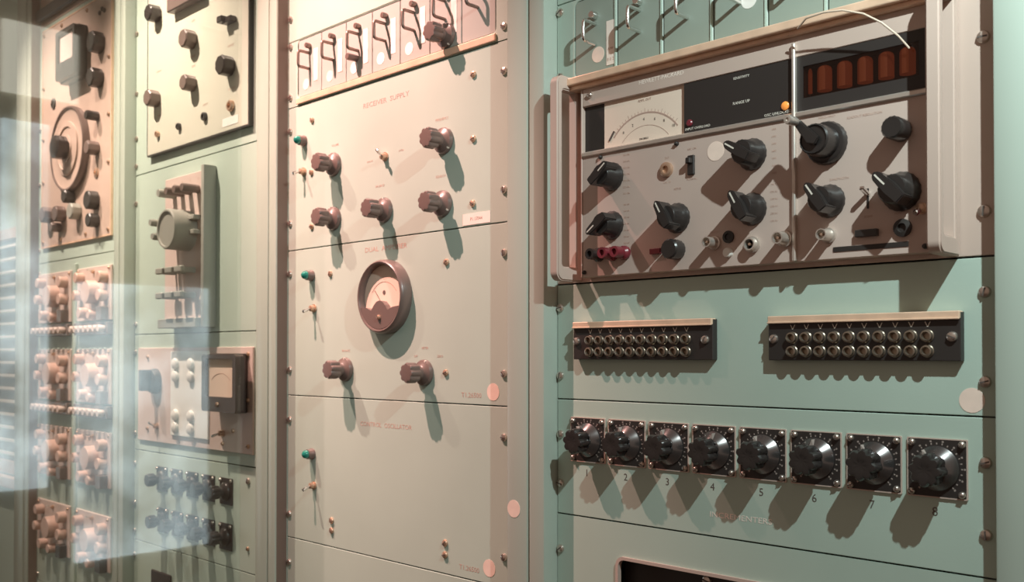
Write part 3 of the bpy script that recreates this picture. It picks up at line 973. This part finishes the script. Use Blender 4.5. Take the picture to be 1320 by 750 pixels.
# ================================================================ RACK 2
X2 = (-1.1276, -0.6335)
L2, R2 = -1.1225, -0.655
t, cx, cz = panel('selector_panel', 'cream plate with dark octagonal knobs in a rack top opening', 'rack panel', X2, 1.8565, 2.2550, SAGE,
                  screws_l=(2.14, 2.02, 1.93, 1.875), sl=L2)
bm = B(); box(bm, -1.0590 - cx, -0.6840 - cx, 0, 0.0080, 1.8850 - cz, 2.2500 - cz, 0.0008)
pl = part('cover_plate', bm, CREAM, t)
bm = B(); frame_bm(bm, rrect(-1.0605 - cx, -0.6800 - cx, 1.8825 - cz, 2.2525 - cz, 0.001), rrect(-1.0590 - cx, -0.6840 - cx, 1.8850 - cz, 2.2500 - cz, 0.001), 0, 0.0084)
part('plate_edge', bm, DKGREY, t)
for x, z, s, a in ((-1.016, 2.150, 0.95, 0.1), (-0.876, 2.069, 1.0, 0.4), (-0.742, 1.993, 1.02, 0.0), (-0.874, 1.989, 0.85, 0.2), (-1.018, 1.988, 0.95, 0.3)):
    k_ = cyl_knob(pl, x - cx, z - cz, 0.008, 0.0168 * s, 0.0215, MATS['brown_bakelite'] if a > 0.15 else BLACK, 'control_knob', sides=8)
bm = B(); box(bm, -0.018, 0.012, 0, 0.012, -0.0050, 0.0050, 0.001); box(bm, -0.024, -0.008, 0.006, 0.018, -0.0030, 0.0080, 0.001)
part('latch', bm, BLACK, pl, (-0.735 - cx, 0.008, 2.071 - cz))
bm = B(); box(bm, -0.9490 - cx, -0.8250 - cx, 0.008, 0.024, 2.1330 - cz, 2.2300 - cz, 0.002)
part('meter_housing', bm, BROWN, pl)
for x, z, r_ in ((-1.012, 1.9200, 0.0060), (-0.926, 1.9205, 0.0065), (-0.830, 1.9225, 0.0078), (-0.738, 1.9250, 0.0098)):
    part('phone_socket', lathe(B(), [(r_, 0), (r_, 0.004), (r_ * 0.85, 0.006), (r_ * 0.5, 0.006), (r_ * 0.45, 0.002), (0, 0.002)], 20), BRASS if r_ in (0.0060, 0.0098) else DKGREY, pl, (x - cx, 0.008, z - cz), True)
bm = B(); box(bm, -0.769 - cx, -0.716 - cx, 0.0079, 0.0085, 1.8930 - cz, 1.9075 - cz)
part('name_plate', bm, WHITE, pl)
for s_, x, z in (('TUNING', -1.012, 2.04), ('GAIN', -0.876, 2.105), ('RANGE', -0.742, 2.03), ('LEVEL', -0.874, 2.022), ('INPUT', -0.83, 1.944), ('FINE', -1.01, 1.955), ('OUTPUT', -0.738, 1.955), ('SWEEP', -0.876, 2.04)):
    lettering(pl, s_, x - cx, z - cz, 0.0060, INKP, 0.008)

t, cx, cz = panel('relay_panel', 'pale panel with a tall narrow device carrying a grey drum', 'rack panel', X2, 1.5400, 1.8555, SAGE,
                  screws_l=(1.800, 1.560), sl=L2)
bm = B(); box(bm, -0.9630 - cx, -0.8060 - cx, 0.0, 0.0180, 1.5490 - cz, 1.8250 - cz, 0.001)
dv = part('mounting_box', bm, PINK, t)
bm = B(); box(bm, -0.8140 - cx, -0.8030 - cx, 0.0, 0.0250, 1.5480 - cz, 1.8330 - cz, 0.0025, 2)
part('side_rail', bm, GREYM, dv, smooth=True)
bm = B(); box(bm, -0.9600 - cx, -0.8160 - cx, 0.0, 0.0330, 1.5480 - cz, 1.5650 - cz, 0.001)
part('lower_ledge', bm, GREYM, dv)
for k in range(4):
    cyl_knob(dv, -0.925 + 0.0300 * k - cx, 1.793 - cz, 0.018, 0.0075, 0.032, GREYM if k < 1 else BROWN)
part('drum', lathe(B(), [(0.036, 0), (0.036, 0.040), (0.034, 0.043), (0.031, 0.043), (0.030, 0.040), (0, 0.040)], 48), GREYM, dv, (-0.872 - cx, 0.018, 1.722 - cz), True)
cyl_knob(dv, -0.918 - cx, 1.737 - cz, 0.018, 0.0065, 0.050, GREYM)
cyl_knob(dv, -0.914 - cx, 1.712 - cz, 0.018, 0.0065, 0.048, GREYM)
for z in (1.742, 1.716):
    bm = B(); box(bm, -0.846 - cx, -0.822 - cx, 0.018, 0.034, z - cz - 0.004, z - cz + 0.004, 0.001)
    part('terminal_arm', bm, GREYM, dv)
for z in (1.650, 1.6055):
    for k in range(3):
        bm = B(); box(bm, -0.0030, 0.0030, 0, 0.030, -0.0050, 0.0050, 0.001)
        box(bm, -0.013, 0.013, 0.026, 0.034, -0.0050, 0.0060, 0.0015)
        part('contact_lever', bm, GREYM, dv, (-0.918 + 0.036 * k - cx, 0.018, z - cz))
for s_, x, z in (('A', -0.925, 1.812), ('B', -0.895, 1.812), ('C', -0.865, 1.812), ('D', -0.835, 1.812)):
    lettering(dv, s_, x - cx, z - cz, 0.0060, INKP, 0.018)

t, cx, cz = panel('meter_panel', 'panel with a square black meter and eight white round buttons', 'rack panel', X2, 1.3125, 1.5390, SAGE,
                  screws_l=(1.505, 1.345), sl=L2)
bm = B(); box(bm, -1.1040 - cx, -0.6730 - cx, 0, 0.0040, 1.3330 - cz, 1.5130 - cz, 0.0008)
pl = part('cover_plate', bm, PINK, t)
bm = B(); box(bm, -0.9600 - cx, -0.8180 - cx, 0.004, 0.0075, 1.3500 - cz, 1.5060 - cz, 0.001)
pad = part('button_pad', bm, WHITE, pl)
for x in (-0.9370, -0.8780):
    for z in (1.4830, 1.4600, 1.3885, 1.3660):
        part('push_button', lathe(B(), [(0.0105, 0), (0.0105, 0.003), (0.0092, 0.0055), (0.005, 0.0070), (0, 0.0074)], 24), WHITE, pad, (x - cx, 0.0075, z - cz), True)
# square meter
mat('meter_brown', (0.065, 0.048, 0.043), 0.36)
bm = B()
box(bm, -0.7850 - cx, -0.6880 - cx, 0.004, 0.0240, 1.4020 - cz, 1.5020 - cz, 0.003, 2)
ms = part('square_meter', bm, MATS['meter_brown'], pl, smooth=True)
bm = B(); frame_bm(bm, rrect(-0.7810 - cx, -0.6680 - cx, 1.4040 - cz, 1.5000 - cz, 0.006), rrect(-0.7690 - cx, -0.6780 - cx, 1.4290 - cz, 1.4930 - cz, 0.004), 0.0235, 0.0390)
part('bezel', bm, MATS['meter_brown'], ms, smooth=True)
bm = B(); box(bm, -0.7700 - cx, -0.6770 - cx, 0.024, 0.0330, 1.4270 - cz, 1.4940 - cz)
part('meter_card', bm, IVORY, ms)
bm = B(); ring_arc(bm, -0.7260 - cx, 1.4200 - cz, 0.0480, 0.0487, 50, 130, 0.033, 0.0334)
part('scale', bm, INKP, ms)
screw(ms, -0.7260 - cx, 1.4165 - cz, 0.0390, 0.0040, BRASS)
# rotary handle
hk = part('rotary_handle', lathe(B(), [(0.024, 0), (0.024, 0.006), (0.021, 0.012), (0.012, 0.014), (0, 0.014)], 36), DKGREY, pl, (-1.026 - cx, 0.004, 1.4490 - cz), True)
bm = B(); box(bm, -0.007, 0.007, 0.012, 0.032, -0.018, 0.022, 0.002, 2)
part('grip', bm, DKGREY, hk, smooth=True)
toggle(pl, -0.7710 - cx, 1.3640 - cz, 0.004, -0.3)
toggle(pl, -1.0200 - cx, 1.3640 - cz, 0.004, 0.6, 0.9)
for x, z in ((-0.6870, 1.5005), (-0.6870, 1.4235), (-0.6865, 1.3465), (-0.771, 1.346), (-0.735, 1.370), (-1.060, 1.495), (-1.060, 1.357)):
    screw(pl, x - cx, z - cz, 0.004, 0.0036, BRASS)

t, cx, cz = panel('switch_panel', 'panel with two rows of five small black-plated rotary knobs', 'rack panel', X2, 1.1345, 1.3115, SAGE,
                  screws_l=(1.285, 1.207, 1.152), sl=L2)
for row, (z, xs) in enumerate(((1.2640, (-1.0050, -0.9460, -0.8860, -0.8260, -0.7640)), (1.1860, (-1.0010, -0.9420, -0.8840, -0.8250, -0.7650)))):
    for k, x in enumerate(xs):
        bm = B(); box(bm, -0.0215, 0.0215, 0, 0.0020, -0.0230, 0.0230, 0.0006)
        p = part('knob_plate', bm, DARKP, t, (x - cx, 0, z - cz))
        fluted_knob(p, 0, 0, 0.002, BLACK if k > 1 or row else DKGREY, 0.88, random.uniform(-0.5, 0.5), long=1.0)
        for sx_ in (-1, 1):
            screw(p, 0.0175 * sx_, 0.0190, 0.002, 0.0030)
screw(t, -0.6930 - cx, 1.2880 - cz, 0, 0.0056)
screw(t, -0.693 - cx, 1.175 - cz, 0, 0.0036, BRASS)

t, cx, cz = panel('meter_panel', 'panel under the two rows of rotary knobs with a black nameplate', 'rack panel', X2, 0.9570, 1.1338, SAGE,
                  screws_l=(1.105,), sl=L2)
bm = B(); box(bm, -1.0450 - cx, -0.9650 - cx, 0, 0.004, 1.0300 - cz, 1.0880 - cz, 0.002)
part('name_plate', bm, DARKP, t)

# ================================================================ RACK 1
X1 = (-1.6446, -1.1766)
L1 = -1.6400
t, cx, cz = panel('blank_panel', 'plain strip above the bronze dial panel', 'rack panel', X1, 2.2720, 2.4400, BRONZE, sl=L1)
bm = B(); box(bm, X1[0] + 0.001 - cx, X1[1] - 0.001 - cx, 0, 0.012, 0.010, 0.040, 0.003)
part('lower_lip', bm, DKGREY, t)
t, cx, cz = panel('dial_panel', 'bronze panel with a large round dial, square meter and black knobs', 'rack panel', X1, 1.7145, 2.2715, SAGE,
                  screws_l=(2.03, 1.90, 1.745), sl=L1)
bm = B(); box(bm, -1.6150 - cx, -1.2360 - cx, 0, 0.0050, 1.7500 - cz, 2.2550 - cz, 0.0008)
pl = part('cover_plate', bm, BRONZE, t)
bm = B(); frame_bm(bm, rrect(-1.6180 - cx, -1.2330 - cx, 1.7470 - cz, 2.2580 - cz, 0.001), rrect(-1.6150 - cx, -1.2360 - cx, 1.7500 - cz, 2.2550 - cz, 0.001), 0, 0.0054)
part('plate_edge', bm, COPPER, t)
bm = B(); box(bm, -1.4580 - cx, -1.3560 - cx, 0.005, 0.0260, 2.0980 - cz, 2.2120 - cz, 0.003, 2)
sm = part('square_meter', bm, DKGREY, pl, smooth=True)
bm = B(); frame_bm(bm, rrect(-1.4540 - cx, -1.3500 - cx, 2.1010 - cz, 2.2090 - cz, 0.006), rrect(-1.4420 - cx, -1.3600 - cx, 2.1380 - cz, 2.2000 - cz, 0.004), 0.0255, 0.0360)
part('bezel', bm, DKGREY, sm, smooth=True)
bm = B(); box(bm, -1.4430 - cx, -1.3590 - cx, 0.0255, 0.0310, 2.1360 - cz, 2.2010 - cz)
part('meter_card', bm, PINK, sm)
bm = B(); box(bm, -1.4440 - cx, -1.3580 - cx, 0.0255, 0.0355, 2.1060 - cz, 2.1375 - cz, 0.001)
part('lower_cover', bm, DKGREY, sm)
dl = part('tuning_dial', lathe(B(), [(0.0920, 0), (0.0920, 0.0100), (0.0880, 0.0125), (0.0840, 0.0110), (0.0600, 0.0115), (0.0590, 0.0150), (0.0480, 0.0160), (0.0470, 0.0130), (0.0300, 0.0140), (0.0290, 0.0160), (0.0180, 0.0180), (0.0165, 0.0300), (0, 0.0300)], 64), BRONZE, pl, (-1.4340 - cx, 0.005, 1.9540 - cz), True)
bm = B(); ring = lathe(bm, [(0.0935, 0.0), (0.0945, 0.0110), (0.0925, 0.0150), (0.0890, 0.0150), (0.0880, 0.0120)], 64)
part('dial_rim', bm, BROWN, dl, smooth=True)
cyl_knob(dl, 0, 0.0, 0.018, 0.0260, 0.024, BLACK, 'hub_knob', sides=8)
for x, z, r_, l_ in ((-1.285, 2.156, 0.0225, 0.024), (-1.288, 2.082, 0.0205, 0.024), (-1.300, 2.004, 0.0100, 0.026), (-1.302, 1.936, 0.0150, 0.024)):
    cyl_knob(pl, x - cx, z - cz, 0.005, r_, l_, BLACK if z > 1.99 else BROWN, sides=8)
for x, z, r_, m_ in ((-1.560, 1.820, 0.0185, BROWN), (-1.484, 1.815, 0.0180, BROWN), (-1.505, 1.787, 0.0110, BROWN), (-1.432, 1.848, 0.0150, DKGREY), (-1.398, 1.812, 0.0180, GREYM), (-1.306, 1.826, 0.0200, DKGREY), (-1.300, 1.783, 0.0150, DKGREY)):
    cyl_knob(pl, x - cx, z - cz, 0.005, r_, 0.021, m_, sides=8)
part('phone_socket', lathe(B(), [(0.012, 0), (0.012, 0.003), (0.006, 0.005), (0.005, 0.001), (0, 0.001)], 20), DKGREY, pl, (-1.545 - cx, 0.005, 2.076 - cz), True)
part('phone_socket', lathe(B(), [(0.010, 0), (0.010, 0.003), (0.005, 0.005), (0.004, 0.001), (0, 0.001)], 20), BRASS, pl, (-1.304 - cx, 0.005, 1.885 - cz), True)
for x in (-1.606, -1.500, -1.36, -1.245):
    for z in (1.760, 2.245):
        screw(pl, x - cx, z - cz, 0.005, 0.0045, BRASS)
for x in (-1.606, -1.245):
    for z in (1.90, 2.00, 2.12):
        screw(pl, x - cx, z - cz, 0.005, 0.0045, BRASS)
for k in range(3):
    screw(pl, -1.292 + 0.012 * k - cx, 2.222 + 0.006 * (k % 2) - cz, 0.005, 0.005, DKGREY)

t, cx, cz = panel('module_frame', 'pale green frame holding eight tan-knobbed modules in four rows', 'rack panel', X1, 0.9700, 1.7135, SAGE,
                  screws_l=(1.69, 1.600, 1.500, 1.395, 1.330, 1.250, 1.150, 1.060, 0.985), sl=L1)
bm = B(); box(bm, -1.4290 - cx, -1.4120 - cx, 0, 0.0060, 0.0, 1.700 - cz, 0.001)
part('centre_bar', bm, SAGE, t)
rowname = ['top row', 'second row', 'third row', 'bottom row']
MPROTO = None
kn = [(0.036, -0.022, 0.0115), (0.166, -0.026, 0.0125), (0.028, -0.060, 0.0110), (0.166, -0.064, 0.0125), (0.058, -0.098, 0.0115), (0.112, -0.102, 0.0105)]
pmesh = {}
for row, zt in enumerate((1.6870, 1.5120, 1.3380, 1.1650)):
    for side, x0 in enumerate((-1.6320, -1.4060)):
        w = 0.192 if side == 0 else 0.176
        f = w / 0.192
        lab = 'pink-faced module with tan knobs, %s, %s' % (rowname[row], 'beside the slatted vent rack' if side == 0 else 'beside the square meter rack')
        q = thing('oscillator_module', lab, 'plug-in module', (x0, 0, zt - 0.115), 'modules with tan knobs in the bronze dial rack')
        bm = B(); box(bm, 0, w, 0.0002, 0.0052, 0.0, 0.115, 0.0012)
        part('front_plate', bm, PINK, q)
        part('drum_knob', lathe(B(), [(0.0245, 0), (0.0245, 0.018), (0.0230, 0.022), (0.006, 0.0225), (0, 0.0222)], 36, flute=lobes(30, 0.02)), TAN, q, (0.106 * f, 0.0052, 0.115 - 0.055), True)
        for k, (kx, kz, kr) in enumerate(kn):
            cyl_knob(q, kx * f, 0.115 + kz, 0.0052, kr, 0.018, TAN)
        bm = B(); box(bm, -0.013, 0.013, 0, 0.016, -0.014, 0.014, 0.0015)
        part('plug_block', bm, DKGREY if row == 3 else BROWN, q, (0.166 * f, 0.0052, 0.115 - 0.101))
        toggle(q, 0.098 * f, 0.115 - 0.011, 0.0052, 0.3, 0.7)
        if row < 2:
            bm = B(); box(bm, 0, w, 0.0002, 0.0120, -0.0300, -0.0040, 0.001)
            cs = part('connector_strip', bm, BROWN, q)
            for k in range(7):
                cyl_knob(cs, (0.014 + 0.0268 * k) * f, -0.018, 0.012, 0.0075, 0.014, PINK, 'pin')
        screw(q, 0.008, 0.108, 0.0052, 0.0032, BRASS)
        screw(q, w - 0.008, 0.108, 0.0052, 0.0032, BRASS)

# ================================================================ RACK 0 : slatted vent
X0 = (-2.239, -1.7355)
t = thing('vent_panel', 'brown-framed vent with horizontal white slats over a dark back', 'vent panel', ((X0[0] + X0[1]) / 2, 0, 1.205))
cx, cz = (X0[0] + X0[1]) / 2, 1.205
bm = B(); frame_bm(bm, rrect(X0[0] - cx, X0[1] - cx, 0.0, 0.610, 0.001), rrect(X0[0] + 0.03 - cx, X0[1] - 0.030 - cx, 0.03, 0.585, 0.003), -0.010, 0.006)
part('vent_frame', bm, BRONZE, t)
bm = B()
for k in range(17):
    z = 0.045 + 0.0325 * k
    prism_pts = []
    box(bm, X0[0] + 0.03 - cx, X0[1] - 0.03 - cx, -0.006, 0.002, z, z + 0.006)
part('vent_slats', bm, SLAT, t)
bm = B(); box(bm, X0[0] + 0.005 - cx, X0[1] - 0.005 - cx, -0.0125, -0.0105, 0.0, 0.605)
part('vent_backing', bm, GREYM, t)
t, cx, cz = panel('blank_panel', 'plain panel over the slatted vent', 'rack panel', X0, 1.8160, 2.440, SAGE)
t, cx, cz = panel('shelf_panel', 'brown ledge and plain panel under the slatted vent', 'rack panel', X0, 0.900, 1.2040, SAGE)
bm = B(); box(bm, X0[0] + 0.002 - cx, X0[1] - 0.002 - cx, 0, 0.020, 1.172 - cz, 1.200 - cz, 0.003)
part('ledge', bm, BRONZE, t)

# lower blanking panels, down to the plinths
for (xa, xb), z1, who in ((X4, 1.1363, 'under the recessed panel'), (X3, 1.0333, 'under the lowest narrow panel'), (X2, 0.9563, 'under the nameplate panel'), (X1, 0.9693, 'under the tan-knobbed modules'), (X0, 0.8993, 'under the ledge panel')):
    panel('lower_blank_panel', 'tall plain panel near the floor %s' % who, 'rack panel', (xa, xb), 0.1010, z1, SAGE)
panel('upper_blank_panel', 'plain panel at the very top over the numbered dial rack', 'rack panel', X4, 1.9125, 2.4295, SAGE)
panel('upper_blank_panel', 'plain panel at the very top over the round meter rack', 'rack panel', X3, 2.1747, 2.4295, SAGE)
panel('upper_blank_panel', 'plain panel at the very top over the cream selector plate', 'rack panel', X2, 2.2557, 2.4295, SAGE)

# ================================================================ sliding glass pane of the display case
bm = B(); box(bm, -3.4, -0.576, 0.082, 0.088, 0.004, 2.60)
g = part('display_glass', bm, GLASS, None)
g['label'] = 'clear sliding glass pane with pale window reflections over the far racks'
g['category'] = 'glass pane'
